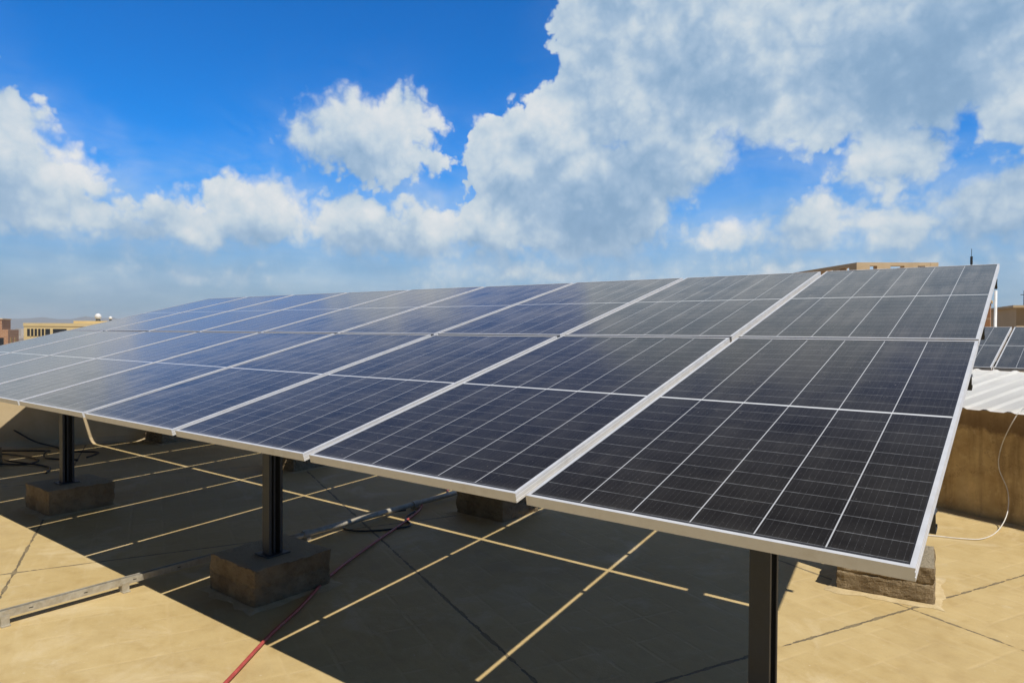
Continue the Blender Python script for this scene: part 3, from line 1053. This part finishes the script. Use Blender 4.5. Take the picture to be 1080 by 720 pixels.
# brown brick house, far left
hs_ = facade('brick_house', BRICK, (-110.2, 26.6, GZ), R(62), (8.0, 6.0, 15.4),
             [('f', -3.6 + 1.6 * k, 13.2, 0.8, 1.2) for k in range(5)] + [('f', -3.6 + 1.6 * k, 9.8, 0.8, 1.2) for k in range(5)] + [('r', 1.0 + 2.2 * k, 13.2, 0.9, 1.2) for k in range(2)],
             parts=[('penthouse', (-4.0, 0.6, 15.402), (3.2, 5.4, 16.75), BRICK), ('penthouse_window', (-1.9, 0.55, 15.75), (-1.1, 0.598, 16.4), GLASSD), ('penthouse_window', (1.2, 0.55, 15.75), (2.0, 0.598, 16.4), GLASSD), ('coping', (-4.05, 0.5, 16.752), (3.3, 5.5, 16.9), STONE)])
tag(hs_, 'brown brick house with small dark windows at the far left', 'house')

# long yellow building
yb = facade('yellow_building', YELLOW, (-131.0, 49.3, GZ), R(37.4), (24.2, 12.0, 16.35),
            [], parts=[('parapet', (-12.15, -0.08, 15.95), (12.15, 12.05, 16.5), YELLOW),
                       ('penthouse', (-5.0, 2.5, 16.502), (11.0, 11, 16.95), YELLOW),
                       ('recess', (-11.5, -0.02, 14.2), (-7.5, -0.004, 15.5), GLASSD),
                       ('recess', (-7.0, -0.02, 14.5), (-4.6, -0.004, 15.5), GLASSD),
                       ('recess', (1.0, -0.02, 14.5), (3.0, -0.004, 15.4), GLASSD)] +
            [('mullion', (-10.95 + 0.62 * k, -0.10, 14.2), (-10.8 + 0.62 * k, -0.022, 15.5), YELLOW) for k in range(5)])
tag(yb, 'long yellow building with a dark ribbon of windows below its roof', 'building')
for (dx_, dy_, rr, lb) in ((-0.9, 3.0, 0.55, 'larger white spherical water tank on the yellow building'), (1.2, 3.2, 0.3, 'smaller white water tank on the yellow building')):
    bm = bmesh.new()
    bmesh.ops.create_uvsphere(bm, u_segments=20, v_segments=12, radius=rr)
    p = Matrix.Rotation(R(37.4), 4, 'Z') @ Vector((dx_, dy_, 0)) + Vector((-131.0, 49.3, 0))
    tk = empty('water_tank', (p.x, p.y, GZ + 16.95))
    o = link('tank', bm, WHITEP, tk, True, loc=(0, 0, rr + 0.25))
    bm = bmesh.new()
    bmesh.ops.create_cone(bm, cap_ends=True, segments=12, radius1=rr * .75, radius2=rr * .6, depth=0.36, matrix=Matrix.Translation((0, 0, 0.18)))
    link('stand', bm, DARK, tk)
    tag(tk, lb, 'water tank')

# small neighbours seen right of the array
nb = facade('rooftop_room', STONE, (3.4, 19.3, GZ), R(14), (7.4, 6.0, 16.30), [('f', 0.2, 14.6, 0.9, 1.0)],
            parts=[('pilaster', (-3.25, -0.12, 0), (-2.95, -0.003, 16.42), PLASTER), ('coping', (-3.8, -0.16, 16.302), (3.8, 6.1, 16.36), STONE)])
tag(nb, 'beige rooftop room with pilaster beyond the second array', 'building')
bp = empty('brick_pier', (-0.62, 14.6, 0))
link('shaft', bbox((-0.10, -0.15, GZ), (0.10, 0.15, 2.28), 0.0), BRICK, bp)
link('cap', bbox((-0.13, -0.18, 2.282), (0.13, 0.18, 2.34), 0.01), STONE, bp)
tag(bp, 'orange brick pier beside the white vent pipe right of the array', 'pier')
vp = empty('vent_pipe', (-0.42, 14.03, 0))
bm = bmesh.new()
tube(bm, [(0, 0, GZ), (0, 0, 2.5)], 0.025, 10, 1)
link('pipe', bm, WHITEP, vp, True)
tag(vp, 'white vertical vent pipe just right of the upper panel corner', 'pipe')
bm = bmesh.new()
tube(bm, [(-0.05, 18.6, 2.36), (-0.05, 18.6, 2.72)], 0.012, 6, 1)
tube(bm, [(-0.12, 18.6, 2.62), (0.02, 18.6, 2.62)], 0.008, 6, 1)
tag(link('antenna', bm, BLACKP), 'small dark antenna on the beige rooftop room', 'antenna')

# the far city
bm = bmesh.new()
box(bm, (-0.5, -0.5, 0), (0.5, 0.5, 1))
fh = None
rnd = random.Random(5)
for k in range(46):
    a = R(rnd.uniform(-79, -57))
    d_ = 230 + 1500 * rnd.random() ** 1.4
    if fh is None:
        fh = link('far_house', bm, FARW)
        o = fh
    else:
        o = fh.copy()
        COL.objects.link(o)
    o.location = (0.2 + d_ * math.sin(a), -1.8 + d_ * math.cos(a), GZ - 0.5)
    o.scale = (rnd.uniform(9, 20), rnd.uniform(9, 20), rnd.uniform(9, 15.5))
    o.rotation_euler = (0, 0, rnd.uniform(0, 1.5))
    tag(o, 'small pale house of the hazy far city beyond the yellow building', 'house', 'houses of the far city')

# ------------------------------------------------------------------ haze
HAZE = True
if HAZE:
    mt = bpy.data.materials.new('haze_air')
    mt.use_nodes = True
    mt.node_tree.nodes.clear()
    t = NT(mt.node_tree)
    o = t.node('ShaderNodeOutputMaterial')
    pv_ = t.node('ShaderNodeVolumePrincipled')
    pv_.inputs['Color'].default_value = (0.86, 0.93, 1.0, 1)
    pv_.inputs['Density'].default_value = 0.00022
    pv_.inputs['Anisotropy'].default_value = 0.0
    t.l.new(pv_.outputs[0], o.inputs['Volume'])
    hzo = link('haze', bbox((-6600, -6600, GZ - 20), (6600, 6600, 92)), mt)
    tag(hzo, kind='stuff')
